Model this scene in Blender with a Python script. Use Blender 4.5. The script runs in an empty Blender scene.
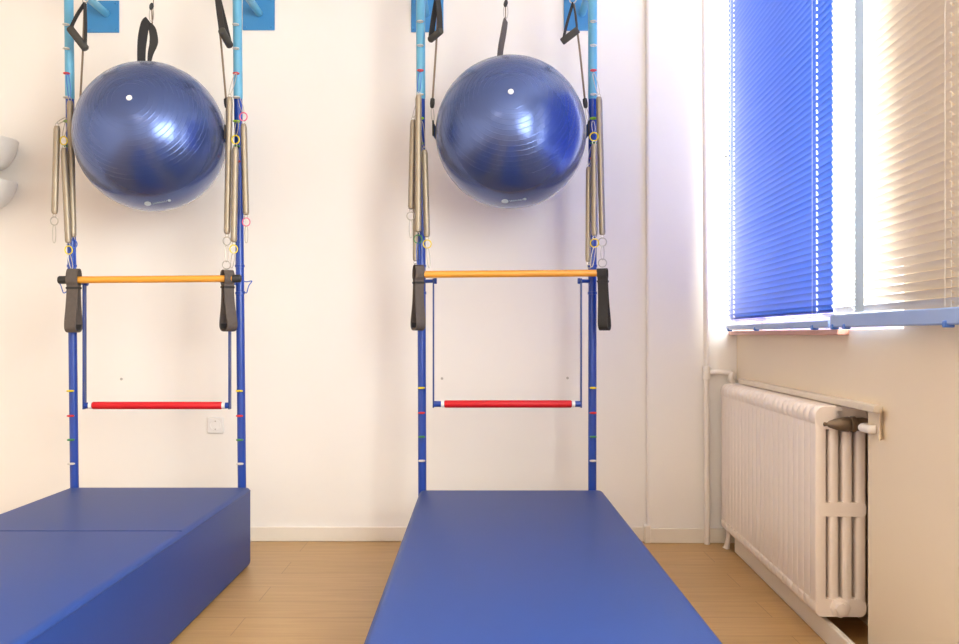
import bpy, bmesh, math, random
from mathutils import Vector, Matrix
random.seed(7)
PI = math.pi
C = bpy.context.scene.collection
F, CX, CY, CZ = 950.0, 478.0, 335.0, 0.94      # focal length in pixels, principal point, eye height

def P(px, py, Y):
    """measured pixel at a known distance from the lens -> world point"""
    return Vector(((px - CX) * Y / F, Y, CZ + (CY - py) * Y / F))

# ------------------------------------------------------------------ materials
def srgb(r, g, b):
    f = lambda c: (c / 255 / 12.92) if c <= 10 else ((c / 255 + 0.055) / 1.055) ** 2.4
    return (f(r), f(g), f(b), 1)

def mat(name, col, rough=0.5, metal=0.0, spec=0.5, coat=0.0, noise=0.0, nscale=8.0, bump=0.0, bscale=60.0,
        trans=0.0, stretch=(1, 1, 1)):
    m = bpy.data.materials.new(name); m.use_nodes = True
    nt = m.node_tree; b = nt.nodes['Principled BSDF']
    b.inputs['Base Color'].default_value = col
    b.inputs['Roughness'].default_value = rough
    b.inputs['Metallic'].default_value = metal
    b.inputs['Specular IOR Level'].default_value = spec
    b.inputs['Coat Weight'].default_value = coat
    b.inputs['Coat Roughness'].default_value = 0.15
    tc = nt.nodes.new('ShaderNodeTexCoord'); mp = nt.nodes.new('ShaderNodeMapping')
    mp.inputs['Scale'].default_value = stretch
    nt.links.new(tc.outputs['Object'], mp.inputs['Vector'])
    if noise > 0:
        n = nt.nodes.new('ShaderNodeTexNoise'); n.inputs['Scale'].default_value = nscale
        n.inputs['Detail'].default_value = 5
        nt.links.new(mp.outputs['Vector'], n.inputs['Vector'])
        mx = nt.nodes.new('ShaderNodeMix'); mx.data_type = 'RGBA'
        a = [max(0, c * (1 - noise)) for c in col[:3]] + [1]
        d = [min(1, c * (1 + noise)) for c in col[:3]] + [1]
        mx.inputs[6].default_value = a; mx.inputs[7].default_value = d
        nt.links.new(n.outputs['Fac'], mx.inputs[0])
        nt.links.new(mx.outputs[2], b.inputs['Base Color'])
    if bump > 0:
        n2 = nt.nodes.new('ShaderNodeTexNoise'); n2.inputs['Scale'].default_value = bscale
        n2.inputs['Detail'].default_value = 4
        nt.links.new(mp.outputs['Vector'], n2.inputs['Vector'])
        bp = nt.nodes.new('ShaderNodeBump'); bp.inputs['Strength'].default_value = bump
        bp.inputs['Distance'].default_value = 0.004
        nt.links.new(n2.outputs['Fac'], bp.inputs['Height'])
        nt.links.new(bp.outputs['Normal'], b.inputs['Normal'])
    if trans > 0:
        out = nt.nodes['Material Output']
        tr = nt.nodes.new('ShaderNodeBsdfTranslucent'); tr.inputs['Color'].default_value = col
        ms = nt.nodes.new('ShaderNodeMixShader'); ms.inputs[0].default_value = trans
        nt.links.new(b.outputs[0], ms.inputs[1]); nt.links.new(tr.outputs[0], ms.inputs[2])
        nt.links.new(ms.outputs[0], out.inputs['Surface'])
    return m

M = {}
M['wall'] = mat('white_wall_paint', (.86, .815, .77, 1), .65, noise=.02, nscale=2.5, bump=.12, bscale=9)
M['ceiling'] = mat('ceiling_paint', (.82, .77, .70, 1), .8, noise=.02, nscale=3)
M['trim'] = mat('white_gloss_trim', (.82, .75, .66, 1), .35, noise=.03, nscale=14)
M['board'] = mat('cream_board_paint', (.72, .62, .50, 1), .45, noise=.05, nscale=10)
M['radiator'] = mat('radiator_enamel', (.88, .77, .69, 1), .35, noise=.03, nscale=20, bump=.1, bscale=30)
M['pipe'] = mat('pipe_enamel', (.84, .77, .70, 1), .35, noise=.02, nscale=20)
M['brass'] = mat('aged_brass', (.20, .14, .09, 1), .45, metal=.45, noise=.35, nscale=60)
M['dark'] = mat('dark_void_fabric', (.03, .03, .03, 1), .8, noise=.2)
M['pole_light'] = mat('light_blue_enamel', srgb(92, 162, 196), .35, coat=.2, noise=.03, nscale=10)
M['pole_dark'] = mat('dark_blue_enamel', srgb(21, 63, 156), .34, coat=.2, noise=.04, nscale=10)
M['plate'] = mat('plate_blue_enamel', srgb(58, 134, 192), .4, noise=.04, nscale=18)
M['swing_blue'] = mat('swing_bar_blue_enamel', srgb(24, 56, 126), .35, noise=.04, nscale=20)
M['mat'] = mat('blue_vinyl', srgb(24, 58, 126), .46, spec=.34, noise=.05, nscale=3, bump=.06, bscale=220)
M['mat_edge'] = mat('blue_vinyl_piping', srgb(22, 53, 116), .46, spec=.3, noise=.05, nscale=8)
M['wood_bar'] = mat('orange_varnished_wood', srgb(230, 158, 54), .38, coat=.25, noise=.12, nscale=10, stretch=(1, 12, 12))
M['rubber'] = mat('black_rubber', (.022, .020, .018, 1), .6, noise=.15, nscale=30)
M['foam'] = mat('dark_foam_grip', (.055, .050, .042, 1), .85, noise=.2, nscale=60, bump=.3, bscale=400)
M['webbing'] = mat('brown_black_webbing', (.10, .080, .070, 1), .8, noise=.2, nscale=80, bump=.3, bscale=500)
M['webbing_black'] = mat('black_webbing', (.022, .019, .018, 1), .75, noise=.2, nscale=80, bump=.3, bscale=500)
M['red_foam'] = mat('red_foam_grip', srgb(205, 8, 26), .5, noise=.05, nscale=40)
M['white_plastic'] = mat('white_plastic', (.82, .80, .78, 1), .35, noise=.02)
M['grey_recess'] = mat('grey_plastic_recess', (.55, .52, .50, 1), .5, noise=.03)
M['steel'] = mat('spring_steel', (.36, .30, .225, 1), .48, metal=.55, noise=.08, nscale=30)
M['chrome'] = mat('chrome_clip', (.52, .49, .44, 1), .3, metal=.75, noise=.05, nscale=40)
M['cord'] = mat('tan_cord', (.20, .145, .10, 1), .85, noise=.15, nscale=90)
M['yellow'] = mat('yellow_enamel', srgb(235, 210, 20), .4, noise=.04)
M['red'] = mat('red_enamel', srgb(214, 36, 44), .4, noise=.04)
M['green'] = mat('green_enamel', srgb(50, 125, 70), .4, noise=.04)
M['lime'] = mat('lime_enamel', srgb(150, 205, 40), .4, noise=.04)
M['white_ring'] = mat('white_enamel', srgb(205, 198, 190), .4, noise=.03)
M['pink'] = mat('pink_red_enamel', srgb(230, 110, 140), .4, noise=.04)
M['blue_clip'] = mat('blue_clip_enamel', srgb(40, 90, 190), .4, noise=.04)
M['ball'] = mat('pearl_blue_vinyl', (.075, .117, .30, 1), .255, metal=.68, spec=.7, coat=.2, noise=.05, nscale=3)
b_ = M['ball'].node_tree.nodes['Principled BSDF']; b_.inputs['Sheen Weight'].default_value = .35; b_.inputs['Sheen Roughness'].default_value = .3
M['ball_mark'] = mat('pale_print_ink', (.55, .66, .72, 1), .5, noise=.02)
M['sling_blue'] = mat('navy_sling_fabric', srgb(36, 70, 130), .7, noise=.1, nscale=60)
M['slat_blue'] = mat('blue_slat_lacquer', srgb(54, 104, 205), .35, noise=.04, nscale=12, trans=.07)
M['slat_cream'] = mat('cream_slat_lacquer', (.82, .75, .66, 1), .4, noise=.03, nscale=12, trans=.05)
M['rail_blue'] = mat('blue_rail_lacquer', srgb(70, 118, 205), .3, noise=.03, nscale=12)
M['rail_pale'] = mat('pale_blue_rail_lacquer', srgb(140, 165, 215), .3, noise=.03, nscale=12)
M['tape'] = mat('pale_blue_ladder_tape', srgb(196, 214, 232), .7, noise=.05, nscale=30, trans=.2)
M['cord_white'] = mat('white_blind_cord', (.8, .8, .78, 1), .7, noise=.02)
M['sill'] = mat('painted_window_sill', srgb(222, 168, 150), .5, noise=.04, nscale=10)
M['frame'] = mat('white_window_frame', (.84, .82, .78, 1), .4, noise=.02)
M['shade'] = mat('white_opal_shade', (.82, .80, .77, 1), .35, noise=.02, trans=.25)
M['paper'] = mat('peeling_cream_paper', (.76, .62, .46, 1), .75, noise=.06, nscale=30)

def wood_floor():
    m = bpy.data.materials.new('laminate_floor'); m.use_nodes = True
    nt = m.node_tree; b = nt.nodes['Principled BSDF']; L = nt.links.new
    tc = nt.nodes.new('ShaderNodeTexCoord')
    br = nt.nodes.new('ShaderNodeTexBrick')
    br.inputs['Scale'].default_value = 1.0
    br.inputs['Brick Width'].default_value = 1.28; br.inputs['Row Height'].default_value = .193
    br.inputs['Mortar Size'].default_value = .0016; br.inputs['Mortar Smooth'].default_value = .3
    br.offset = .37
    br.inputs['Color1'].default_value = (.50, .30, .115, 1)
    br.inputs['Color2'].default_value = (.54, .325, .13, 1)
    br.inputs['Mortar'].default_value = (.33, .19, .075, 1)
    mp0 = nt.nodes.new('ShaderNodeMapping'); mp0.inputs['Location'].default_value = (.3, .12, 0)
    L(tc.outputs['Object'], mp0.inputs['Vector']); L(mp0.outputs['Vector'], br.inputs['Vector'])
    mp = nt.nodes.new('ShaderNodeMapping'); mp.inputs['Scale'].default_value = (1.3, 16, 1)
    L(tc.outputs['Object'], mp.inputs['Vector'])
    n = nt.nodes.new('ShaderNodeTexNoise'); n.inputs['Scale'].default_value = 2.6; n.inputs['Detail'].default_value = 7
    n.inputs['Distortion'].default_value = .6
    L(mp.outputs['Vector'], n.inputs['Vector'])
    cr = nt.nodes.new('ShaderNodeValToRGB')
    cr.color_ramp.elements[0].position = .25; cr.color_ramp.elements[0].color = (.80, .74, .66, 1)
    cr.color_ramp.elements[1].position = .7; cr.color_ramp.elements[1].color = (1.05, 1.05, 1.05, 1)
    L(n.outputs['Fac'], cr.inputs['Fac'])
    mx = nt.nodes.new('ShaderNodeMix'); mx.data_type = 'RGBA'; mx.blend_type = 'MULTIPLY'; mx.inputs[0].default_value = .75
    L(br.outputs['Color'], mx.inputs[6]); L(cr.outputs['Color'], mx.inputs[7])
    L(mx.outputs[2], b.inputs['Base Color'])
    b.inputs['Roughness'].default_value = .38
    bp = nt.nodes.new('ShaderNodeBump'); bp.inputs['Strength'].default_value = .15; bp.inputs['Distance'].default_value = .002
    bp.invert = True
    L(br.outputs['Fac'], bp.inputs['Height']); L(bp.outputs['Normal'], b.inputs['Normal'])
    return m
M['floor'] = wood_floor()

def glass_mat():
    m = bpy.data.materials.new('window_glass'); m.use_nodes = True
    nt = m.node_tree; nt.nodes.remove(nt.nodes['Principled BSDF'])
    t = nt.nodes.new('ShaderNodeBsdfTransparent'); t.inputs['Color'].default_value = (.96, .98, .97, 1)
    g = nt.nodes.new('ShaderNodeBsdfGlossy'); g.inputs['Roughness'].default_value = .02
    ms = nt.nodes.new('ShaderNodeMixShader')
    ms.inputs[0].default_value = .05; nt.links.new(t.outputs[0], ms.inputs[1]); nt.links.new(g.outputs[0], ms.inputs[2])
    nt.links.new(ms.outputs[0], nt.nodes['Material Output'].inputs['Surface'])
    return m
M['glass'] = glass_mat()

# ------------------------------------------------------------------ mesh builder
OFF = {}
class MB:
    def __init__(s): s.v = []; s.f = []
    def add(s, vs, fs):
        o = len(s.v); s.v += [Vector(v) for v in vs]; s.f += [tuple(i + o for i in f) for f in fs]; return s
    def box(s, lo, hi, fn=None):
        x0, y0, z0 = lo; x1, y1, z1 = hi
        vs = [(x0, y0, z0), (x1, y0, z0), (x1, y1, z0), (x0, y1, z0), (x0, y0, z1), (x1, y0, z1), (x1, y1, z1), (x0, y1, z1)]
        if fn: vs = [fn(*v) for v in vs]
        return s.add(vs, [(0, 3, 2, 1), (4, 5, 6, 7), (0, 1, 5, 4), (1, 2, 6, 5), (2, 3, 7, 6), (3, 0, 4, 7)])
    def tube(s, pts, r, seg=12, closed=False, cap=True):
        pts = [Vector(p) for p in pts]; n = len(pts)
        rs = r if isinstance(r, (list, tuple)) else [r] * n
        T = []
        for i in range(n):
            a = pts[(i - 1) % n] if (closed or i > 0) else pts[i]
            b = pts[(i + 1) % n] if (closed or i < n - 1) else pts[i]
            t = (b - a); T.append(t.normalized() if t.length > 1e-9 else Vector((0, 0, 1)))
        up = Vector((0, 0, 1)) if abs(T[0].z) < .9 else Vector((1, 0, 0))
        N = (up - T[0] * up.dot(T[0])).normalized(); vs = []
        for i in range(n):
            N = (N - T[i] * N.dot(T[i])).normalized(); B = T[i].cross(N)
            for k in range(seg):
                a = 2 * PI * k / seg
                vs.append(pts[i] + (N * math.cos(a) + B * math.sin(a)) * rs[i])
        fs = []
        for i in range(n if closed else n - 1):
            j = (i + 1) % n
            for k in range(seg):
                k2 = (k + 1) % seg
                fs.append((i * seg + k, i * seg + k2, j * seg + k2, j * seg + k))
        if not closed and cap:
            fs.append(tuple(range(seg - 1, -1, -1))); fs.append(tuple((n - 1) * seg + k for k in range(seg)))
        return s.add(vs, fs)
    def cyl(s, a, b, r, seg=20, r2=None): return s.tube([a, b], [r, r if r2 is None else r2], seg)
    def ring(s, c, R, r, axis=(0, 1, 0), seg=20, rseg=8, sx=1.0):
        ax = Vector(axis).normalized(); u = ax.orthogonal().normalized(); w = ax.cross(u)
        return s.tube([Vector(c) + (u * math.cos(2 * PI * k / seg) * sx + w * math.sin(2 * PI * k / seg)) * R for k in range(seg)], r, rseg, True)
    def lathe(s, prof, c=(0, 0, 0), axis=(0, 0, 1), seg=32, cap=True):
        ax = Vector(axis).normalized(); u = ax.orthogonal().normalized(); w = ax.cross(u); c = Vector(c)
        vs = []; fs = []; n = len(prof)
        for (r, h) in prof:
            for k in range(seg):
                a = 2 * PI * k / seg
                vs.append(c + ax * h + (u * math.cos(a) + w * math.sin(a)) * r)
        for i in range(n - 1):
            for k in range(seg):
                k2 = (k + 1) % seg
                fs.append((i * seg + k, i * seg + k2, (i + 1) * seg + k2, (i + 1) * seg + k))
        if cap:
            fs.append(tuple(range(seg - 1, -1, -1))); fs.append(tuple((n - 1) * seg + k for k in range(seg)))
        return s.add(vs, fs)
    def ribbon(s, pts, wdir, width, thick, closed=False):
        """flat strap: rectangle swept along pts, wide along wdir"""
        pts = [Vector(p) for p in pts]; n = len(pts); vs = []; fs = []
        W0 = Vector(wdir).normalized()
        ws = width if isinstance(width, (list, tuple)) else [width] * n
        for i in range(n):
            a = pts[(i - 1) % n] if (closed or i > 0) else pts[i]
            b = pts[(i + 1) % n] if (closed or i < n - 1) else pts[i]
            t = (b - a).normalized(); W = (W0 - t * W0.dot(t)).normalized(); N = t.cross(W)
            for (p, q) in ((-1, -1), (1, -1), (1, 1), (-1, 1)):
                vs.append(pts[i] + W * (p * ws[i] / 2) + N * (q * thick / 2))
        for i in range(n if closed else n - 1):
            j = (i + 1) % n
            for k in range(4):
                k2 = (k + 1) % 4; fs.append((i * 4 + k, i * 4 + k2, j * 4 + k2, j * 4 + k))
        if not closed:
            fs.append((3, 2, 1, 0)); fs.append(tuple((n - 1) * 4 + k for k in range(4)))
        return s.add(vs, fs)
    def build(s, name, m, parent=None, bevel=0, segs=2, smooth=True, angle=38, loc=None):
        off = OFF.get(parent.name, Vector()) if parent else (Vector(loc) if loc is not None else Vector())
        me = bpy.data.meshes.new(name); me.from_pydata([v - off for v in s.v], [], s.f); me.update()
        bm = bmesh.new(); bm.from_mesh(me); bmesh.ops.recalc_face_normals(bm, faces=bm.faces); bm.to_mesh(me); bm.free()
        if smooth:
            for p in me.polygons: p.use_smooth = True
            me.set_sharp_from_angle(angle=math.radians(angle))
        me.materials.append(m if not isinstance(m, str) else M[m])
        o = bpy.data.objects.new(name, me); C.objects.link(o)
        if parent: o.parent = parent
        else: o.location = off
        OFF[o.name] = off
        if bevel > 0:
            b = o.modifiers.new('Bevel', 'BEVEL'); b.width = bevel; b.segments = segs; b.limit_method = 'ANGLE'
            b.angle_limit = math.radians(40); b.harden_normals = False
        return o

def tag(o, label, cat, group=None):
    o['label'] = label; o['category'] = cat
    if group: o['group'] = group
    return o
def thing(name, label, cat, loc, group=None):
    o = bpy.data.objects.new(name, None); C.objects.link(o); o.location = loc; o.empty_display_size = .05
    OFF[o.name] = Vector(loc); return tag(o, label, cat, group)
def struct(o): o['kind'] = 'structure'; return o

def cat(pts, n=8, closed=False):
    """Catmull-Rom through points"""
    pts = [Vector(p) for p in pts]; out = []; m = len(pts)
    for i in range(m if closed else m - 1):
        g = lambda k: pts[k % m] if closed else pts[max(0, min(m - 1, k))]
        p0, p1, p2, p3 = g(i - 1), g(i), g(i + 1), g(i + 2)
        for k in range(n):
            t = k / n
            out.append(.5 * ((2 * p1) + (p2 - p0) * t + (2 * p0 - 5 * p1 + 4 * p2 - p3) * t * t + (3 * p1 - p0 - 3 * p2 + p3) * t ** 3))
    if not closed: out.append(pts[-1])
    return out

# ------------------------------------------------------------------ room shell
YB = 4.335                                     # back wall
XC = 1.173                                     # right wall meets the back wall here
SL = 0.042                                     # the right wall is a little off square
ZC = 2.72
XL, YN = -3.4, -2.6
nn = math.sqrt(1 + SL * SL)
def R(u, w, z):
    """right wall frame: u metres from the corner towards the camera, w metres into the wall (negative = into the room)"""
    return Vector((XC + (-SL * u + w) / nn, YB + (-u - SL * w) / nn, z))
def U(Y): return (YB - Y) * nn

struct(MB().box((XL - .15, YN - .15, -.1), (XC + .35, YB + .15, 0)).build('floor', 'floor', smooth=False))
struct(MB().box((XL - .15, YN - .15, ZC), (XC + .35, YB + .15, ZC + .1)).build('ceiling', 'ceiling', smooth=False))
struct(MB().box((XL - .15, YB, 0), (XC + .35, YB + .15, ZC)).build('wall_back', 'wall', smooth=False))
struct(MB().box((XL - .15, YN, 0), (XL, YB, ZC)).build('wall_left', 'wall', smooth=False))
struct(MB().box((XL - .15, YN - .15, 0), (XC + .35, YN, ZC)).build('wall_front', 'wall', smooth=False))
# shallow projecting chase in the right-hand corner of the back wall
XCH = (645.5 - CX) * YB / F
YCH = YB - .035
struct(MB().box((XCH, YCH, 0), (XC + .02, YB, ZC)).build('trim_1', 'wall', bevel=.012, segs=3))
bt = .066
mb = MB().box((XL, YB - .012, 0), (XCH - .004, YB, bt))
struct(mb.build('baseboard_back', 'trim', bevel=.003))
struct(MB().box((XCH + .004, YCH - .012, 0), (XC - .002, YCH, bt)).build('baseboard_corner', 'trim', bevel=.003))
struct(MB().box((XCH - .012, YCH - .016, 0), (XCH + .016, YB, bt + .012)).build('trim_2', 'trim', bevel=.004))

UN = U(2.689)                                  # near edge of the radiator niche
ZN = .737                                      # top of niche
ZS, ZT = .955, 2.56                            # sill and head of the windows
WT = .2
u1a, u1b = .045, U(2.44)                        # window_1, behind the blinds
u2a, u2b = U(1.80), U(-1.70)                   # window_2, beside the camera
UE = U(YN)
w = MB()
w.box((UN, 0, 0), (UE, WT, ZS), R)
w.box((-.0, 0, ZN), (UN, WT, ZS), R)
w.box((-.0, .14, 0), (UN, WT, ZN), R)
w.box((-.0, 0, ZT), (UE, WT, ZC), R)
w.box((-.0, 0, ZS), (u1a, WT, ZT), R)
w.box((u1b, 0, ZS), (u2a, WT, ZT), R)
w.box((u2b, 0, ZS), (UE, WT, ZT), R)
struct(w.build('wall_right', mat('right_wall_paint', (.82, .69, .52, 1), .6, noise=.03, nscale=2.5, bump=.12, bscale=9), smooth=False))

def window(n, ua, ub, posts):
    f = MB(); d0, d1 = .11, .16; fw = .055
    f.box((ua, d0, ZS), (ub, d1, ZS + fw), R); f.box((ua, d0, ZT - fw), (ub, d1, ZT), R)
    f.box((ua, d0, ZS + fw), (ua + fw, d1, ZT - fw), R); f.box((ub - fw, d0, ZS + fw), (ub, d1, ZT - fw), R)
    for p in posts: f.box((p - .04, d0, ZS + fw), (p + .04, d1, ZT - fw), R)
    wo = struct(f.build('window_%d' % n, 'frame', bevel=.004))
    e = [ua + fw] + [q for p in posts for q in (p - .04, p + .04)] + [ub - fw]
    for a, b in zip(e[::2], e[1::2]):
        g = MB().box((a, .132, ZS + fw), (b, .137, ZT - fw), R).build('pane', 'glass', wo, smooth=False)
    MB().box((ua - .02, -.036, ZS - .015), (U(2.842) if n == 1 else ub + .02, .11, ZS + .003), R).build('window_sill', 'sill', wo, bevel=.003)
window(1, u1a, u1b, [U(3.40)])
window(2, u2a, u2b, [U(.65), U(-.55)])

# loose skirting board running below the radiator
struct(MB().box((.22, -.052, 0), (U(1.2), -.034, bt), R).build('baseboard_right', 'trim', bevel=.003))
# wooden lip over the niche
struct(MB().box((U(4.16), -.026, ZN - .009), (UN + .11, .0, ZN + .012), R).build('trim_3', 'board', bevel=.003))

# ------------------------------------------------------------------ radiator
u0, u_end = U(4.215), U(2.88)
NS = 22; pitch = (u_end - u0) / NS
wf, wb = -.092, .070; zb, zt = .084, .725
rad = thing('radiator', 'old white cast iron column radiator standing in the niche under the window', 'radiator', R((u0 + u_end) / 2, -.01, 0))
def section():
    m = MB(); d = wb - wf; hw = pitch * .5; cw = d / 4
    rows = 10
    # four columns, each an elliptic tube
    for c in range(4):
        wc = wf + cw * (c + .5); vs = []; fs = []; sg = 14
        for (z, k) in ((zb + .02, .9), (zb + .05, 1), (zt - .05, 1), (zt - .02, .9)):
            for q in range(sg):
                a = 2 * PI * q / sg
                ca, sa = math.cos(a), math.sin(a)
                e = lambda v: math.copysign(abs(v) ** (.07 if c == 0 else .5), v)
                vs.append((hw * k * e(ca), wc + cw * .39 * k * math.copysign(abs(sa) ** (.12 if c == 0 else .5), sa), z))
        for i in range(3):
            for q in range(sg):
                q2 = (q + 1) % sg; fs.append((i * sg + q, i * sg + q2, (i + 1) * sg + q2, (i + 1) * sg + q))
        m.add(vs, fs)
    # rounded headers and a middle bridge: swept stadium profile across the depth
    def header(z0, z1, a, b, rr, hw_):
        prof = []; n = 6
        for (cw_, cz_, s0) in ((b - rr, z1 - rr, 0), (a + rr, z1 - rr, 1), (a + rr, z0 + rr, 2), (b - rr, z0 + rr, 3)):
            for i in range(n + 1):
                t = PI / 2 * (s0 + i / n); prof.append((cw_ + rr * math.cos(t), cz_ + rr * math.sin(t)))
        k = len(prof); vs = []; fs = []
        cwm, czm = (a + b) / 2, (z0 + z1) / 2
        for (uu, sc) in ((-hw_, .955), (-hw_ * .8, 1), (hw_ * .8, 1), (hw_, .955)):
            for (pw, pz) in prof: vs.append((uu, cwm + (pw - cwm) * sc, czm + (pz - czm) * (sc if sc < 1 else 1)))
        for i in range(3):
            for q in range(k):
                q2 = (q + 1) % k; fs.append((i * k + q, i * k + q2, (i + 1) * k + q2, (i + 1) * k + q))
        fs.append(tuple(range(k - 1, -1, -1))); fs.append(tuple(3 * k + q for q in range(k)))
        m.add(vs, fs)
    header(zt - .072, zt, wf, wb, .034, hw)
    header(zb, zb + .055, wf + .002, wb - .002, .022, hw)
    header(.388, .432, wf + .010, wb - .003, .014, hw)
    # nipples that join neighbouring sections
    for z in (zt - .035, zb + .03):
        m.tube([(-pitch * .5, -.015, z), (pitch * .5, -.015, z)], .021, 16)
    return m
sm = section()
first = None
for i in range(NS):
    uc = u0 + pitch * (i + .5)
    if first is None:
        m = MB(); m.f = sm.f; m.v = [R(uc + v.x, v.y, v.z) for v in sm.v]
        first = m.build('section', 'radiator', rad, angle=50)
    else:
        o = first.copy(); C.objects.link(o); o.parent = rad
        dv = R(uc, 0, 0) - R(u0 + pitch * .5, 0, 0); o.location = first.location + dv
# brass valve lying across the near end, with its union and pipe into the wall
vz = .672; ue = u_end + .03
vd = (R(ue, 1, vz) - R(ue, 0, vz)).normalized()
vc = R(ue, -.074, vz)
MB().lathe([(r_ * 1.1, h_ * 1.2) for r_, h_ in ((.002, 0), (.006, .002), (.005, .010), (.009, .014), (.015, .030), (.020, .048), (.021, .062), (.019, .066),
            (.022, .068), (.022, .078), (.018, .080), (.019, .098), (.016, .112), (.013, .118), (.014, .126), (.012, .128))],
           vc, vd, 20).build('valve', 'brass', rad)
MB().tube(cat([R(ue, .076, vz), R(ue + .03, .072, vz + .002), R(UN - .05, .045, vz + .004), R(UN - .005, -.012, vz + .006), R(UN + .035, -.016, vz + .006), R(UN + .055, -.012, vz + .006), R(UN + .06, .0, vz + .006)], 5), .0125, 14).build('valve_pipe', 'pipe', rad)
MB().cyl(R(u_end - .005, -.02, vz), R(ue, -.02, vz), .014, 16).build('valve_neck', 'radiator', rad)
MB().lathe([(.030, 0), (.030, .012), (.020, .016), (.018, .028), (.008, .030)], R(u_end - .004, -.015, zb + .03), R(1, 0, 0) - R(0, 0, 0), 8).build('end_plug', 'radiator', rad)
for uc, fw_ in ((u0 + .035, 0), (u_end - .40, .055)):
    m = MB(); m.tube([R(uc, -.055 + fw_, zb + .03), R(uc, -.062 + fw_, .05), R(uc, -.072 + fw_, .006), R(uc, -.074 + fw_, .0)], [.016, .012, .013, .018], 12)
    m.build('foot', 'radiator', rad)

# pipe that rises in the corner and its branch into the radiator
hp = thing('heating_pipe', 'thin white heating pipe rising in the corner left of the blue blind', 'pipe', P(706, 544, YCH - .03))
pb = P(706.3, 335, YCH - .03)
MB().tube([(pb.x + .004, pb.y, .0), (pb.x, pb.y, .8), (pb.x - .010, pb.y, ZC)], .0125, 16).build('riser', 'pipe', hp)
zt_ = CZ + (CY - 373) * pb.y / F
MB().lathe([(.016, -.03), (.018, -.028), (.018, .028), (.016, .03)], (pb.x, pb.y, zt_), (0, 0, 1), 16).build('tee_fitting', 'pipe', hp)
br = cat([(pb.x, pb.y, zt_), (pb.x + .06, pb.y, zt_ + .004), (pb.x + .11, pb.y - .005, zt_ - .004), R(.085, -.04, zt_ - .025), R(.075, -.016, zt_ - .065), R(.085, -.015, zt - .035), R(u0 + .01, -.015, zt - .035)], 6)
MB().tube(br, .0125, 14).build('branch_pipe', 'pipe', hp)

# peeling paper at the near end of the niche lip
m = MB(); rows = []
for j in range(9):
    t = j / 8
    rows.append([R(UN + .095 + (.065 - .040 * math.sin(PI * t * .9)) * q + .006 * t, -.003 - .022 * q * q * (1.1 - .6 * math.sin(PI * t)), ZN + .003 - .082 * t) for q in (0, .33, .66, 1)])
vs = [p for r in rows for p in r]; fs = [(j * 4 + i, j * 4 + i + 1, j * 4 + 5 + i, j * 4 + 4 + i) for j in range(8) for i in range(3)]
m.add(vs, fs)
o = m.build('peeling_paper', 'paper', loc=R(UN, 0, ZN - .05)); md = o.modifiers.new('Solid', 'SOLIDIFY'); md.thickness = .0015; md.offset = 0
tag(o, 'curled flap of cream wall paper peeling above the brass radiator valve', 'wallpaper flap')

# ------------------------------------------------------------------ venetian blinds
BW = -.05
def blind(label, Ya, Yb, holes, slat_mat, rail_mat, cap_us, rail_h, tilt, tape=None, stack=0):
    ua, ub = U(Ya), U(Yb)
    t = thing('venetian_blind', label, 'blind', R((ua + ub) / 2, BW, 2.50), 'venetian blinds at the window')
    pitch_ = .0215; zlo = ZS + .007; sw = .025
    def slat(m, z, ang):
        # three facet curved cross-section, tilted
        cs = []
        for k in range(5):
            s = (k / 4 - .5) * sw; bow = .0022 * (1 - (2 * k / 4 - 1) ** 2)
            cs.append((s * math.cos(ang) + bow * math.sin(ang), s * math.sin(ang) * -1 + bow * math.cos(ang)))
        edges = [ua]
        for h in holes: edges += [h - .0045, h + .0045]
        edges.append(ub)
        for i in range(len(edges) - 1):
            a, b = edges[i], edges[i + 1]
            ranges = [(0, 4)] if i % 2 == 0 else [(0, 1), (3, 4)]
            for (k0, k1) in ranges:
                vs = []
                for k in range(k0, k1 + 1):
                    vs += [R(a, BW + cs[k][0], z + cs[k][1]), R(b, BW + cs[k][0], z + cs[k][1])]
                m.add(vs, [(2 * q, 2 * q + 1, 2 * q + 3, 2 * q + 2) for q in range(k1 - k0)])
    m = MB(); z = zlo + rail_h + .012
    for i in range(stack): slat(m, z, .12); z += .006
    while z < 2.47:
        slat(m, z, tilt); z += pitch_
    m.build('slats', slat_mat, t, angle=60)
    r = MB().box((ua, BW - .014, zlo), (ub, BW + .014, zlo + rail_h), R).build('bottom_rail', rail_mat, t, bevel=.004)
    for cu in cap_us:
        MB().box((cu - .010, BW - .017, zlo - .006), (cu + .010, BW + .004, zlo + .010), R).build('cord_button', 'rail_blue', r, bevel=.003)
    MB().box((ua, BW - .02, 2.485), (ub, BW + .02, 2.525), R).build('head_rail', rail_mat, t, bevel=.003)
    for h in holes:
        MB().tube([R(h, BW, zlo + rail_h), R(h, BW, 2.49)], .0009, 6).build('lift_cord', 'cord_white', t)
        for dw in (-.0135, .0135):
            MB().tube([R(h, BW + dw, zlo + rail_h), R(h, BW + dw, 2.49)], .0006, 5).build('ladder_cord', 'cord_white', t)
    if tape:
        for dw in (-.0145,):
            MB().box((tape - .032, BW + dw - .0004, zlo + rail_h + .002), (tape + .032, BW + dw + .0004, 2.49), R).build('ladder_tape', 'tape', t, smooth=False)
    # brackets hold the head rail to the wall
    for uu in (ua + .05, ub - .05):
        MB().box((uu - .012, BW + .02, 2.50), (uu + .012, .02, 2.524), R).build('bracket', 'steel', t)
    return t
blind('royal blue venetian blind hanging closed beside the room corner', 4.235, 2.842, [U(4.14), U(2.992)], 'slat_blue', 'rail_pale',
      [U(4.19), U(3.72), U(2.99)], .022, 1.27, stack=4)
blind('pale cream venetian blind with light blue bottom rail, at right edge', 2.822, 1.99, [U(2.66), U(2.06)], 'slat_cream', 'rail_pale',
      [U(2.80), U(2.70), U(2.06)], .038, .78, tape=U(2.575))
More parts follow.
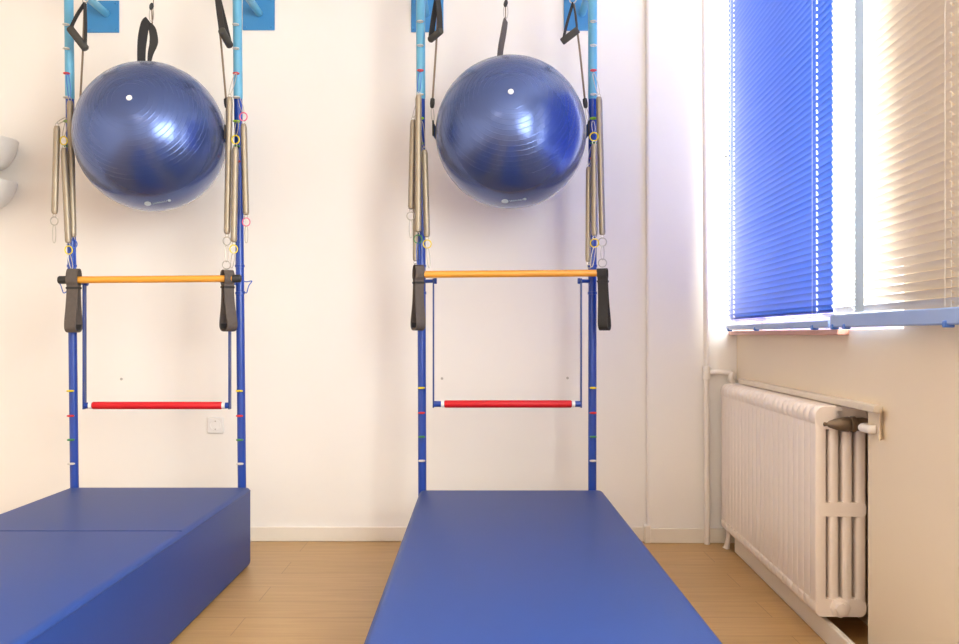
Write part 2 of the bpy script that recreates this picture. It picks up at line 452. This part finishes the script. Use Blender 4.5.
# two small dark screws on the wall beside the blue blind
for (px, py, lab) in ((727.3, 156.5, 'tiny dark screw in the white wall beside the blue blind, upper of two'), (730.6, 163.5, 'tiny dark screw beside the blue blind, lower of two')):
    c = P(px - 1.5, py, YCH)
    o = MB().lathe([(.003, 0), (.0045, -.003), (.0045, -.006), (.002, -.008)], c, (0, 1, 0), 12).build('wall_screw', 'dark', loc=c)
    tag(o, lab, 'screw', 'small screws beside the blue blind')

# ------------------------------------------------------------------ things on the back wall
for (px, py, lab) in ((121.5, 379, 'small grey screw plug in the wall inside the left exercise frame'),
                      (442, 378.5, 'small grey screw plug in wall above left end of the right red bar'),
                      (567.5, 378, 'small grey screw plug in wall above right end of the right red bar')):
    c = P(px, py, YB)
    o = MB().lathe([(.006, 0.0), (.006, -.003), (.0035, -.004), (.003, -.002)], c, (0, 1, 0), 14).build('wall_plug', mat('plug_grey', (.45, .41, .37, 1), .6, noise=.05), loc=c)
    tag(o, lab, 'screw plug', 'screw plugs in the back wall')
c = P(216, 425, YB)
so = thing('wall_socket', 'white square power socket on the wall below the left red bar', 'socket', c)
MB().box((c.x - .037, YB - .011, c.z - .037), (c.x + .037, YB, c.z + .037)).build('cover_plate', 'white_plastic', so, bevel=.004, segs=3)
ins = MB().lathe([(.025, -.0115), (.0245, -.014), (.0215, -.014), (.0205, -.006), (.0, -.006)], (c.x, YB, c.z), (0, 1, 0), 28, cap=False).build('round_insert', 'white_plastic', so)
m = MB()
MB().lathe([(.0203, -.0064), (.0, -.0064)], (c.x, YB, c.z), (0, 1, 0), 28, cap=False).build('recess', 'grey_recess', ins)
for dx in (-.0095, .0095): MB().cyl((c.x + dx, YB - .0075, c.z), (c.x + dx, YB - .006, c.z), .0034, 10).build('pin_hole', 'dark', ins)
for dz in (-.0185, .0185): MB().box((c.x - .003, YB - .0128, c.z + dz - .003), (c.x + .003, YB - .006, c.z + dz + .003)).build('earth_clip', 'chrome', ins)

# wall lamp at the left edge
yl = 4.20
bc = P(-14, 172, YB)
wl = thing('wall_lamp', 'white wall lamp with two bowl shaped shades at left edge', 'lamp', bc)
MB().box((bc.x - .045, YB - .02, bc.z - .13), (bc.x + .045, YB, bc.z + .17)).build('back_plate', 'white_plastic', wl, bevel=.006)
for (px, py, rr, tl, dp) in ((-9, 138, .112, .10, .14), (-9, 177, .112, .26, .14)):
    c = P(px, py, yl); ax = Vector((math.sin(tl), 0, math.cos(tl)))
    prof = []
    for i in range(13):
        a = i / 12 * PI / 2; prof.append((.018 + (rr - .018) * math.sin(a) ** .8, -dp * math.cos(a)))
    prof += [(rr - .004, .0)] + [(max(.01, r - .005), h + .004) for r, h in prof[::-1]][:-1]
    s = MB().lathe(prof, c, ax, 40).build('lamp_shade', 'shade', wl)
    MB().tube([c - ax * (dp - .01), c - ax * (dp + .02) + Vector((0, .02, 0)), Vector((bc.x, YB - .01, c.z - dp))], .008, 10).build('lamp_arm', 'chrome', wl)

# ------------------------------------------------------------------ padded mats
def padded_mat(label, x0, x1, y0, y1, h, seam):
    t = thing('padded_mat', label, 'exercise mat', ((x0 + x1) / 2, (y0 + y1) / 2, 0), 'padded mats on the floor')
    # soft block with slightly crowned top
    nx, ny = 10, 24; m = MB(); vs = []; fs = []
    bm = bmesh.new(); bmesh.ops.create_cube(bm, size=1)
    for v in bm.verts: v.co = Vector(((x0 + x1) / 2 + v.co.x * (x1 - x0), (y0 + y1) / 2 + v.co.y * (y1 - y0), .004 + (v.co.z + .5) * (h - .004)))
    bmesh.ops.bevel(bm, geom=list(bm.edges), offset=.022, segments=4, affect='EDGES', profile=.6)
    bm.verts.index_update()
    m.add([v.co.copy() for v in bm.verts], [tuple(v.index for v in f.verts) for f in bm.faces]); bm.free()
    cu = m.build('cushion', 'mat', t, angle=45)
    # piped seam round the upper edge
    g = .0055
    ring = []
    for (cx_, cy_, a0) in ((x1 - .016, y1 - .016, 0), (x0 + .016, y1 - .016, 1), (x0 + .016, y0 + .016, 2), (x1 - .016, y0 + .016, 3)):
        for i in range(5):
            a = PI / 2 * (a0 + i / 4); ring.append((cx_ + .0135 * math.cos(a), cy_ + .0135 * math.sin(a), h - .014))
    MB().tube(ring, .0035, 8, True).build('piping', 'mat_edge', cu)
    for ys in seam:
        MB().tube([(x0 + .012, ys, h - .0012), (x1 - .012, ys, h - .0012)], .0028, 8).build('seam', 'mat_edge', cu)
    return t
padded_mat('blue padded mat at left, with a seam across its top', -1.665, -.924, .9, 3.872, .321, [3.0])
padded_mat('blue padded mat in the middle, under the right exercise frame', -.236, .506, .9, 3.858, .312, [])

# ------------------------------------------------------------------ exercise frames
YP = 3.93; YE = 3.895
ZJ = CZ + (CY - 97) * YP / F
ZTOP = 2.60
def pole_line(xb, xt):
    b = P(xb, 488, YP); t = P(xt, 20, YP)
    return lambda z: Vector((b.x + (t.x - b.x) * (z - b.z) / (t.z - b.z), YP, z))
EYES = [(21, 'white_ring'), (45, 'white_ring'), (70, 'red'), (94, 'white_ring'), (118, 'lime'), (143, 'green'), (158, 'red'),
        (388, 'yellow'), (413, 'red'), (437, 'green'), (461, 'white_ring')]
COLN = {'white_ring': 'white', 'red': 'red', 'lime': 'lime green', 'green': 'green', 'yellow': 'yellow'}
def frame(label, poles, plates, dy):
    lines = [pole_line(*p) for p in poles]
    mid = (lines[0](0) + lines[1](0)) / 2
    t = thing('pilates_wall_unit', label, 'exercise frame', (mid.x, YP, 0), 'blue wall mounted exercise frames')
    for ln in lines:
        lo = MB().tube([ln(.008), ln(ZJ + .02)], .0172, 24).build('lower_pole', 'pole_dark', t); lo['label'] = 'dark blue lower pole'
        MB().lathe([(.022, 0), (.022, .006), (.019, .010), (.019, .03)], ln(0), (0, 0, 1), 24).build('pole_foot', 'pole_dark', lo)
        up = MB().tube([ln(ZJ - .01), ln(ZJ), ln(ZTOP)], [.0180, .0188, .0188], 24).build('upper_pole', 'pole_light', t); up['label'] = 'light blue upper pole'
        for py in (266, 293):
            z = CZ + (CY - py) * YP / F
            MB().lathe([(.0174, -.006), (.0198, -.005), (.0198, .005), (.0174, .006)], ln(z), (0, 0, 1), 24).build('collar', 'pole_dark', lo)
        for (py, cn) in EYES:
            z = CZ + (CY - py - dy) * YE / F; c = ln(z)
            par = up if z > ZJ else lo
            m = MB().ring((c.x, c.y - .030, z), .0118, .0024 if z > ZJ else .0034, (0, 0, 1), 18, 8)
            m.cyl((c.x, c.y - .022, z), (c.x, c.y - .012, z), .003, 10)
            e = m.build('eye_bolt', cn, par); e['label'] = COLN[cn] + ' eye bolt'
    # top rail beyond the top of the picture carries the ropes
    MB().tube([lines[0](ZTOP - .03), lines[1](ZTOP - .03)], .0165, 20).build('top_rail', 'pole_light', t)
    for ln, (xa, xb, ya, yb) in zip(lines, plates):
        a = P(xa, yb, YB); b = P(xb, ya, YB)
        pl = MB().box((a.x, YB - .008, a.z), (b.x, YB, b.z)).build('wall_plate', 'plate', t, bevel=.002)
        for ix in (.09, .91):
            for iz in (.09, .91):
                MB().lathe([(.0065, 0), (.0065, .003), (.004, .005)], (a.x + (b.x - a.x) * ix, YB - .008, a.z + (b.z - a.z) * iz), (0, -1, 0), 8).build('bolt', 'plate', pl)
        z = CZ + (CY - 14) * YB / F
        c = ln(z)
        MB().tube([(c.x, YP + .010, z), (c.x, YB - .006, z)], .0168, 24).build('wall_arm', 'pole_light', t)
    return lines
LL, LR = frame('blue pole exercise frame on the wall behind the left mat', [(74.5, 69), (242, 237.4)], [(87.5, 119.5, 1, 33), (243, 275, -2, 30.5)], 3)
RL, RR = frame('blue pole exercise frame on the wall behind the middle mat', [(422.3, 420.6), (592.3, 592.6)], [(411.2, 443.5, 0, 32.5), (563.7, 596, -2, 31)], 0)

# bent wire locking pins on the left unit's poles
for ln, sg in ((LL, -1), (LR, 1)):
    z = CZ + (CY - 281) * YP / F; c = ln(z)
    pin = cat([(c.x + sg * .014, YP - .006, z), (c.x + sg * .030, YP - .010, z - .004), (c.x + sg * .052, YP - .012, z - .001), (c.x + sg * .040, YP - .014, z - .020), (c.x + sg * .030, YP - .012, z - .050), (c.x + sg * .016, YP - .006, z - .040)], 5)
    MB().tube(pin, .0022, 8).build('locking_pin', 'blue_clip', next(o for o in bpy.data.objects if o.name == 'pilates_wall_unit'))

# swing bars with red grips
def swing_bar(label, lines, xa, xb, ytop, ybot, ga, gb):
    Y = 3.905
    A, B = P(xa, ytop, Y), P(xb, ytop, Y); A2, B2 = P(xa, ybot, Y), P(xb, ybot, Y)
    t = thing('swing_bar', label, 'swing bar', (A + B) / 2, 'swing bars with red grips')
    for top, bot, ln, sgn in ((A, A2, lines[0], 1), (B, B2, lines[1], -1)):
        MB().box((top.x - .003, Y - .015, bot.z - .015), (top.x + .003, Y + .015, top.z + .010)).build('side_arm', 'swing_blue', t, bevel=.001)
        c = ln(top.z)
        st = MB().tube([(c.x + sgn * .012, YP - .004, top.z), (top.x + sgn * .004, Y, top.z)], .0075, 14).build('pivot_stub', 'pole_dark', t)
        MB().lathe([(.010, -.006), (.012, -.005), (.012, .005), (.010, .006)], (top.x + sgn * .008, Y, top.z), (1, 0, 0), 16).build('stub_knob', 'pole_dark', st)
    z = A2.z
    ga_, gb_ = P(ga, ybot, Y).x, P(gb, ybot, Y).x
    MB().tube([(A2.x, Y, z), (ga_, Y, z)], .0125, 20).build('end_socket', 'pole_dark', t)
    MB().tube([(gb_, Y, z), (B2.x, Y, z)], .0125, 20).build('end_socket', 'pole_dark', t)
    for e, s in ((ga_, -1), (gb_, 1)):
        MB().tube([(e + s * .001, Y, z), (e + s * .014, Y, z)], .0150, 20).build('white_collar', 'white_plastic', t)
    MB().tube([(ga_, Y, z), (ga_ + .004, Y, z), (gb_ - .004, Y, z), (gb_, Y, z)], [.0135, .0155, .0155, .0135], 24).build('foam_grip', 'red_foam', t)
swing_bar('blue swing bar with red padded grip, on the left frame', (LL, LR), 84.5, 229.8, 283, 405.5, 92.5, 222)
swing_bar('blue swing bar with red padded grip, on the right frame', (RL, RR), 433.5, 581, 281, 404, 444.5, 571.5)

# wooden bars
YW = 3.835
def wooden_bar(label, xa, xb, ya, yb):
    a, b = P(xa, ya, YW), P(xb, yb, YW); d = (b - a).normalized()
    t = thing('wooden_bar', label, 'wooden bar', (a + b) / 2, 'orange wooden bars')
    MB().tube([a + d * .02, b - d * .02], .0142, 24).build('dowel', 'wood_bar', t)
    for e, s in ((a, 1), (b, -1)):
        MB().tube([e, e + d * s * .004, e + d * s * .032, e + d * s * .034], [.0135, .0162, .0162, .0145], 20).build('end_cap', 'rubber', t)
    return a, b
wooden_bar('orange wooden bar slung in straps across the left frame', 58.5, 241, 280, 278.5)
wooden_bar('orange wooden bar slung in straps across the right frame', 416, 605.5, 274.5, 273)

# strap loops round the bars
def strap(label, px, pyt, pybar, pyb, ang, width, mt, lean=0.0, fat=.026):
    b = P(px, pybar, YW); zt_s = CZ + (CY - pyt) * YW / F; zb_s = CZ + (CY - pyb) * YW / F
    t = thing('strap_loop', label, 'strap', (b.x, b.y, zb_s), 'dark strap loops on the wooden bars')
    wd = Vector((math.cos(ang), math.sin(ang), 0)); dd = Vector((-math.sin(ang), math.cos(ang), 0))
    base = Vector((b.x, b.y, 0))
    def pt(d, z): return base + dd * d + Vector((0, 0, z)) + wd * (lean * (b.z - z))
    k = .0185
    prof = [(-.010, zt_s), (-k, b.z + .012), (-k, b.z - .010), (-.010, b.z - .032), (-.016, (b.z + zb_s) / 2), (-fat, zb_s + .035), (-fat * .8, zb_s + .008), (0, zb_s),
            (fat * .8, zb_s + .008), (fat, zb_s + .035), (.016, (b.z + zb_s) / 2), (.010, b.z - .032), (k, b.z - .010), (k, b.z + .012), (.010, zt_s)]
    pts = cat([pt(*p) for p in prof], 5, True)
    ro = MB().ribbon(pts, wd, width, .0045, True).build('webbing', mt, t)
    MB().box((-width / 2 - .003, -.0225, b.z - .038), (width / 2 + .003, .0225, b.z - .030), lambda x, y, z: base + wd * x + dd * (y * .62) + Vector((0, 0, z)) + wd * (lean * (b.z - z))).build('stitched_keeper', 'webbing_black', t, bevel=.001)
    pad = [pt(*p) for p in [(-fat * 1.0 + .004, zb_s + .030), (-fat * .8 + .004, zb_s + .0105), (0, zb_s + .0045), (fat * .8 - .004, zb_s + .0105), (fat - .004, zb_s + .030)]]
    MB().ribbon(cat(pad, 5), wd, width * .9, .005).build('pad', 'webbing_black', t)
strap('dark strap loop at left end of the left wooden bar', 73.8, 270, 279.6, 332, -.10, .048, 'webbing', -.01)
strap('dark strap loop at right end of the left wooden bar', 227.5, 271, 278.8, 331, .75, .044, 'webbing', .02, .032)
strap('brown black strap loop at left end of the right wooden bar', 418.5, 266, 274.4, 330, .42, .038, 'webbing', -.01, .034)
strap('black strap loop at right end of the right wooden bar', 602.5, 269, 273, 330, -.36, .038, 'webbing_black', .04, .034)

# ------------------------------------------------------------------ springs
def clip(m, a, b, wd=.0065, r=.0016):
    """carabiner / snap hook outline between two points"""
    a, b = Vector(a), Vector(b); d = (b - a); L = d.length; d.normalize()
    s = d.cross(Vector((0, 1, 0))).normalized()
    pts = []
    for k in range(20):
        q = 2 * PI * k / 20
        pts.append((a + b) / 2 + d * (L / 2 * math.cos(q)) + s * (wd * math.copysign(abs(math.sin(q)) ** .7, math.sin(q))))
    m.tube(pts, r, 6, True); return m
def spring(label, top, bot, Y, r=.0136, up=None, ring_top=None, ring_bot=None, clip_bot=None, clip_mat='chrome', ring2=None):
    a = P(top[0], top[1], Y); b = P(bot[0], bot[1], Y); d = (b - a); L = d.length; d.normalize()
    t = thing('spring', label, 'spring', a, 'long steel springs hanging on the frames')
    # close wound coil: ridged body with tapered ends
    n = int(L / .0042); prof = []
    for i in range(n):
        h = i * L / n; k = min(1, .75 + min(i, n - i) * .08)
        prof += [(r * k * .90, h), (r * k, h + L / n * .5)]
    prof.append((r * .4, L))
    MB().lathe(prof, a, d, 14).build('coil', 'steel', t, angle=80)
    for q in (a - d * .006, b + d * .006): MB().ring(q, .0065, .0014, (0, 1, 0), 14, 6).build('end_loop', 'chrome', t)
    if up:
        u_ = P(up[0], up[1], up[2] if len(up) > 2 else YE - .012)
        p0 = a - d * .010
        if ring_top:
            rc = a - d * (.012 + .0175); MB().ring(rc, .0165, .0026, (.25, 1, .1), 20, 8).build('ring', ring_top, t)['label'] = COLN.get(ring_top, ring_top.split('_')[0]) + ' ring'
            p0 = rc - d * .0165
        if (u_ - p0).length > .012: clip(MB(), p0, u_).build('snap_hook', clip_mat, t)
    if ring_bot:
        rc = b + d * (.012 + .0165); MB().ring(rc, .0165, .0024, (.2, 1, .1), 20, 8).build('ring', ring_bot, t)
        if clip_bot:
            e = P(clip_bot[0], clip_bot[1], clip_bot[2] if len(clip_bot) > 2 else Y)
            clip(MB(), rc + d * .015, e).build('snap_hook', clip_mat, t)
            if ring2:
                MB().ring(e + Vector((0, 0, -.012)), .0165, .0022, (.1, 1, .2), 20, 8).build('lower_ring', ring2, t)
    elif clip_bot:
        e = P(clip_bot[0], clip_bot[1], clip_bot[2] if len(clip_bot) > 2 else Y)
        clip(MB(), b + d * .010, e).build('snap_hook', clip_mat, t)
    return t
spring('short outer spring left of the left frame, with loose ring below', (57, 126), (54.5, 214), 3.84, up=(66, 118, 3.885), ring_bot='chrome', clip_bot=(54.2, 243))
spring('middle spring on the left pole of the left frame, yellow ring on top', (64, 148), (68.3, 243), 3.84, up=(66.5, 121, 3.885), ring_top='yellow', ring_bot='yellow', clip_bot=(72, 269, YW))
spring('inner spring on the left pole of the left frame, touching the ball', (70, 101), (73.2, 237), 3.86, up=(67.5, 74), ring_bot='blue_clip', clip_bot=(75, 269, YW), clip_mat='blue_clip')
spring('long inner spring beside the right side of the left ball', (229.6, 97), (227, 234), 3.84, up=(236, 73), ring_bot='chrome', clip_bot=(226.5, 262, YW), ring2='chrome')
spring('middle spring on the right pole of the left frame, yellow ring on top', (235.4, 147), (233.8, 242), 3.82, up=(237.5, 121), ring_top='yellow', ring_bot='yellow', clip_bot=(231.5, 268, YW))
spring('short outer spring right of the left frame, red ring below', (243.6, 124), (246, 215), 3.85, up=(238.5, 97), ring_top='pink', ring_bot='pink', clip_bot=(246.3, 243))
spring('long front spring on the left pole of the right frame', (418.6, 95), (418, 232), 3.82, up=(420, 72), clip_mat='blue_clip', ring_bot='green', clip_bot=(418.5, 265, YW))
spring('short outer spring left of the right frame, with loose ring below', (413.2, 120), (411, 209), 3.86, up=(420, 97), ring_bot='chrome', clip_bot=(411, 238))
spring('inner spring on the left pole of the right frame, yellow ring below', (424.4, 150), (427, 237), 3.85, up=(421.5, 121), ring_bot='yellow', clip_bot=(429.5, 268, YW))
spring('lowest hanging spring on the left pole of the right frame', (416, 172), (415.3, 261), 3.885, r=.0115, up=(420, 146), clip_bot=(417, 268, YW))
spring('long outer spring on the right pole of the right frame', (599, 97), (602.3, 235), 3.85, up=(593.5, 73), ring_bot='chrome', clip_bot=(602.5, 260, YW), ring2='chrome')
spring('middle spring on the right pole of the right frame, yellow ring on top', (594, 144), (594.5, 236), 3.82, up=(593, 121), ring_top='yellow', ring_bot='yellow', clip_bot=(591.5, 267, YW), clip_mat='white_ring')
spring('inner spring on the right pole of the right frame, beside the ball', (588.6, 167), (588, 262), 3.85, r=.0115, up=(592, 146), clip_bot=(590, 268, YW))

# ------------------------------------------------------------------ balls
YBALL = 3.86
def ball(label, px, py, rad_, plug, marks, script):
    c = P(px, py, YBALL); t = thing('exercise_ball', label, 'ball', c, 'big blue exercise balls')
    v = (Vector((0, 0, CZ)) - c).normalized(); rt = Vector((0, 0, 1)).cross(v).normalized() ; upv = v.cross(rt).normalized()
    def nrm(a, b): return (rt * a + upv * b + v * math.sqrt(max(0, 1 - a * a - b * b))).normalized()
    ax = nrm(*plug)
    prof = []; ridge = [math.radians(13 + 3.7 * k) for k in range(14)]
    th = []
    for i in range(1, 180): th.append((math.radians(i), 0))
    for r_ in ridge:
        th = [q for q in th if abs(q[0] - r_) > math.radians(.9)]
        th += [(r_ + math.radians(q), e_) for q, e_ in ((-.36, 0), (-.30, 0), (-.24, 0), (-.08, .00048), (.08, .00048), (.24, 0), (.30, 0), (.36, 0))]
    th.sort()
    prof = [((rad_ + e) * math.sin(a), (rad_ + e) * math.cos(a)) for a, e in th]
    MB().lathe(prof, c, ax, 128).build('ball_body', 'ball', t, angle=80)
    MB().lathe([(.011, rad_ - .004), (.011, rad_ + .002), (.009, rad_ + .0045), (.003, rad_ + .005)], c, ax, 20).build('valve_plug', 'white_plastic', t)['label'] = 'white valve plug'
    # printed oval badge and a line of fine print, as thin raised ink on the skin
    (a0, b0), (sa, sb) = marks; m = MB(); N = 20
    vs = [c + nrm(a0, b0) * (rad_ + .0008)]
    for k in range(N):
        q = 2 * PI * k / N; vs.append(c + nrm(a0 + sa * math.cos(q), b0 + sb * math.sin(q)) * (rad_ + .0008))
    m.add(vs, [(0, 1 + k, 1 + (k + 1) % N) for k in range(N)])
    (s0, t0), (s1, t1) = script
    pts = []
    for k in range(61):
        f = k / 60; am = .007 if k % 2 else -.007
        if k % 10 == 0: am = .014
        pts.append(c + nrm(s0 + (s1 - s0) * f, t0 + (t1 - t0) * f + am) * (rad_ + .0006))
    m.tube(pts, .0010, 5)
    vs = [c + nrm(s1 + .03, t1 + .01) * (rad_ + .0008)]
    for k in range(10):
        q = 2 * PI * k / 10; vs.append(c + nrm(s1 + .03 + .022 * math.cos(q), t1 + .012 + .018 * math.sin(q)) * (rad_ + .0008))
    m.add(vs, [(0, 1 + k, 1 + (k + 1) % 10) for k in range(10)])
    m.build('printed_mark', 'ball_mark', t)
    return c
BL = ball('big shiny blue exercise ball hanging in the left frame', 151, 137.3, .2985, (-.26, .47), ((-.04, -.865), (.045, .032)), ((.02, -.865), (.20, -.82)))
BR = ball('big shiny blue exercise ball hanging in the right frame', 510.8, 133, .306, (.0, .495), ((-.075, -.862), (.045, .032)), ((-.015, -.862), (.15, -.845)))

# slings that carry the balls
def sling(label, c, rad_, tops, hookpx, twin):
    t = thing('ball_sling', label, 'sling', c + Vector((0, 0, rad_)), 'slings that carry the balls')
    # black webbing from the hook, over the crown and down the back of the ball
    hook = P(*hookpx, YBALL + .02)
    for (pts, wd, wl) in tops:
        path = [P(x, y, Y) for (x, y, Y) in pts]
        q = cat(path, 6); MB().ribbon(q, wd, [wl[min(len(wl) - 1, int(i / 6))] * (1 - i % 6 / 6) + wl[min(len(wl) - 1, int(i / 6) + 1)] * (i % 6 / 6) for i in range(len(q))], .004).build('top_strap', 'webbing_black' if twin else 'webbing', t)
    k = []
    for i in range(9):
        a = math.radians(68 - i * 17); k.append(c + Vector((0, math.cos(a), math.sin(a))) * (rad_ + .004))
    MB().ribbon(k, (1, 0, 0), .04, .004).build('back_strap', 'webbing_black', t)
    # side to side band behind the ball, with black tabs at its ends
    k = []
    for i in range(25):
        a = math.radians(-2 + i * 184 / 24); k.append(c + Vector((math.cos(a), math.sin(a), .03 * abs(math.cos(a)))) * (rad_ + .005))
    MB().ribbon(k, (0, 0, 1), .05, .004).build('back_band', 'sling_blue', t)
    for s in (-1, 1):
        pts = [c + Vector((s * (rad_ + .009), -.012, z)) for z in (-.012, .012, .045)]
        MB().ribbon(pts, (0, 1, 0), .035, .006).build('side_tab', 'webbing_black', t)
    m = clip(MB(), hook + Vector((0, 0, .0)), hook + Vector((0, 0, -.055)), .009, .0018)
    m.build('snap_hook', 'chrome', t)
    MB().tube([hook + Vector((0, 0, -.006)), Vector((hook.x, YBALL + .03, 2.2)), Vector((hook.x, YP, ZTOP - .04))], .0018, 8).build('hanging_cord', 'cord', t)
    MB().lathe([(.004, -.014), (.008, -.008), (.009, .004), (.005, .014)], hook + Vector((0, 0, .006)), (.2, 0, 1), 14).build('swivel', 'rubber', t)
sling('black double strap sling hanging above the left ball', BL, .2985,
      [([(148, 20, 3.88), (145, 25, 3.86), (142.5, 38, 3.84), (141.5, 50, 3.84), (141.3, 66, 3.85)], (.5, 1, 0), [.03, .04, .045, .042, .04]), ([(149, 24, 3.88), (152.5, 30, 3.89), (153.8, 42, 3.89), (150.5, 54, 3.89), (148.8, 66, 3.89)], (1, .3, 0), [.02, .030, .034, .022, .010])], (151.5, 8), True)
sling('dark single strap sling hanging above the right ball', BR, .306,
      [([(506, 20, 3.88), (505, 24, 3.875), (503, 36, 3.87), (500.8, 48, 3.87), (499.3, 62, 3.87)], (.5, 1, 0), [.03, .04, .045, .045, .045])], (505.7, 5), False)

# ------------------------------------------------------------------ handles with ropes
def handle(label, apex, g0, g1, Y0, Y1, gr=.0155, top=None):
    """triangular stirrup: webbing from the apex to both ends of a foam grip"""
    A = P(*apex, (Y0 + Y1) / 2); G0 = P(*g0, Y0); G1 = P(*g1, Y1); d = (G1 - G0).normalized()
    t = thing('stirrup_handle', label, 'handle', A, 'dark stirrup handles hanging on ropes')
    MB().tube([G0 - d * .004, G0, G1, G1 + d * .004], [gr * .8, gr, gr, gr * .8], 18).build('foam_grip', 'foam', t)
    m = MB(); nrm_ = (G0 - A).cross(G1 - A).normalized()
    m.ribbon(cat([A, A + (G0 - A) * .5 + d * -.003, G0 + d * .004, G0 + d * .02], 4), nrm_, .024, .0035)
    m.ribbon(cat([A, A + (G1 - A) * .5 + d * .003, G1 - d * .004, G1 - d * .02], 4), nrm_, .024, .0035)
    m.build('webbing', 'webbing_black', t)
    MB().ring(A + Vector((0, 0, .014)), .014, .0022, (.4, 1, 0), 18, 8).build('ring', 'chrome', t)
    MB().tube([A + Vector((0, 0, .026)), Vector((A.x, YP - .0185, ZTOP - .03))], .0022, 8).build('hanging_cord', 'cord', t)
handle('dark triangular handle in front of the left pole of left frame', (85, 3), (70, 28.5), (85.5, 48.5), 3.82, 3.82)
handle('dark handle seen edge on beside the right pole of left frame', (217.5, -4), (222, 31), (229.5, 45), 3.78, 3.88)
handle('dark handle hanging over the wall plate at left of right frame', (437.5, -4), (430.5, 39.5), (440.5, 31), 3.88, 3.82, .014)
handle('dark triangular handle near the right pole of right frame', (573, 3), (562.5, 41.5), (577.5, 30), 3.84, 3.82, .0145)

def rope(label, a, b, Ya, Yb, tab):
    A = P(*a, Ya); B = P(*b, Yb); d = (B - A).normalized(); T = Vector(tab)
    t = thing('rope', label, 'rope', A, 'tan ropes at the sides of the balls')
    MB().tube([A, (A + B) / 2 + Vector((.002, 0, 0)), B], .0042, 10).build('cord', 'cord', t)
    MB().lathe([(.004, -.004), (.009, .0), (.010, .018), (.008, .034), (.004, .038)], B, d, 14).build('cord_lock', 'rubber', t)
    clip(MB(), B + d * .036, T, .0055, .0018).build('snap_hook', 'chrome', t)
rope('tan rope at the left side of the left ball', (84.6, 4), (80, 104), 3.872, 3.86, BL + Vector((-.2985 - .009, -.012, .045)))
rope('tan rope at the right side of the left ball', (216.2, -2), (226, 99), 3.872, 3.86, BL + Vector((.2985 + .009, -.012, .045)))
rope('tan rope at the left side of the right ball', (438.6, -2), (432.6, 99), 3.885, 3.86, BR + Vector((-.306 - .009, -.012, .045)))
rope('tan rope at the right side of the right ball', (574, 4), (584.8, 99), 3.872, 3.86, BR + Vector((.306 + .009, -.012, .045)))

# ------------------------------------------------------------------ daylight
wd = bpy.data.worlds.new('World'); bpy.context.scene.world = wd; wd.use_nodes = True
bg = wd.node_tree.nodes['Background']; bg.inputs['Color'].default_value = (.92, .96, 1, 1); bg.inputs['Strength'].default_value = 2.6
def area(name, loc, rot, sx, sy, power, col):
    l = bpy.data.lights.new(name, 'AREA'); l.shape = 'RECTANGLE'; l.size = sx; l.size_y = sy; l.energy = power; l.color = col
    o = bpy.data.objects.new(name, l); C.objects.link(o); o.location = loc; o.rotation_euler = rot; return o
ang = math.atan(SL)
area('daylight_near_window', R((u2a + u2b) / 2, .26, (ZS + ZT) / 2), (0, PI / 2, -ang + 0), ZT - ZS - .1, u2b - u2a - .1, 118, (1, .98, .95))
area('daylight_blind_window', R((u1a + u1b) / 2, .26, (ZS + ZT) / 2), (0, PI / 2, -ang + 0), ZT - ZS - .1, u1b - u1a - .04, 58, (1, .98, .95))
# made-up round lamp under the unseen ceiling, added for weak warm fill
cl = thing('fill_lamp', 'round white fill lamp added under the unseen ceiling', 'lamp', (-1.2, .6, ZC))
MB().lathe([(.20, 0), (.20, -.02), (.185, -.05), (.0, -.055)], (-1.2, .6, ZC), (0, 0, 1), 32).build('fill_lamp_body', 'white_plastic', cl)
area('fill_lamp_light', (-1.2, .6, ZC - .08), (0, 0, 0), .4, .4, 7, (1, .84, .66))
# ------------------------------------------------------------------ camera
cam = bpy.data.cameras.new('Camera'); co = bpy.data.objects.new('Camera', cam); C.objects.link(co)
co.location = (0, 0, CZ); co.rotation_euler = (PI / 2, 0, 0)
cam.sensor_width = 36; cam.sensor_fit = 'HORIZONTAL'; cam.lens = F / 959 * 36
cam.shift_x = (479.5 - CX) / 959; cam.shift_y = (CY - 322) / 959
cam.clip_start = .02
sc = bpy.context.scene; sc.camera = co
sc.view_settings.view_transform = 'Standard'; sc.view_settings.look = 'None'
sc.view_settings.gamma = 1; sc.view_settings.use_curve_mapping = False
sc.view_settings.exposure = 1.05
sc.cycles.max_bounces = 10; sc.cycles.diffuse_bounces = 5
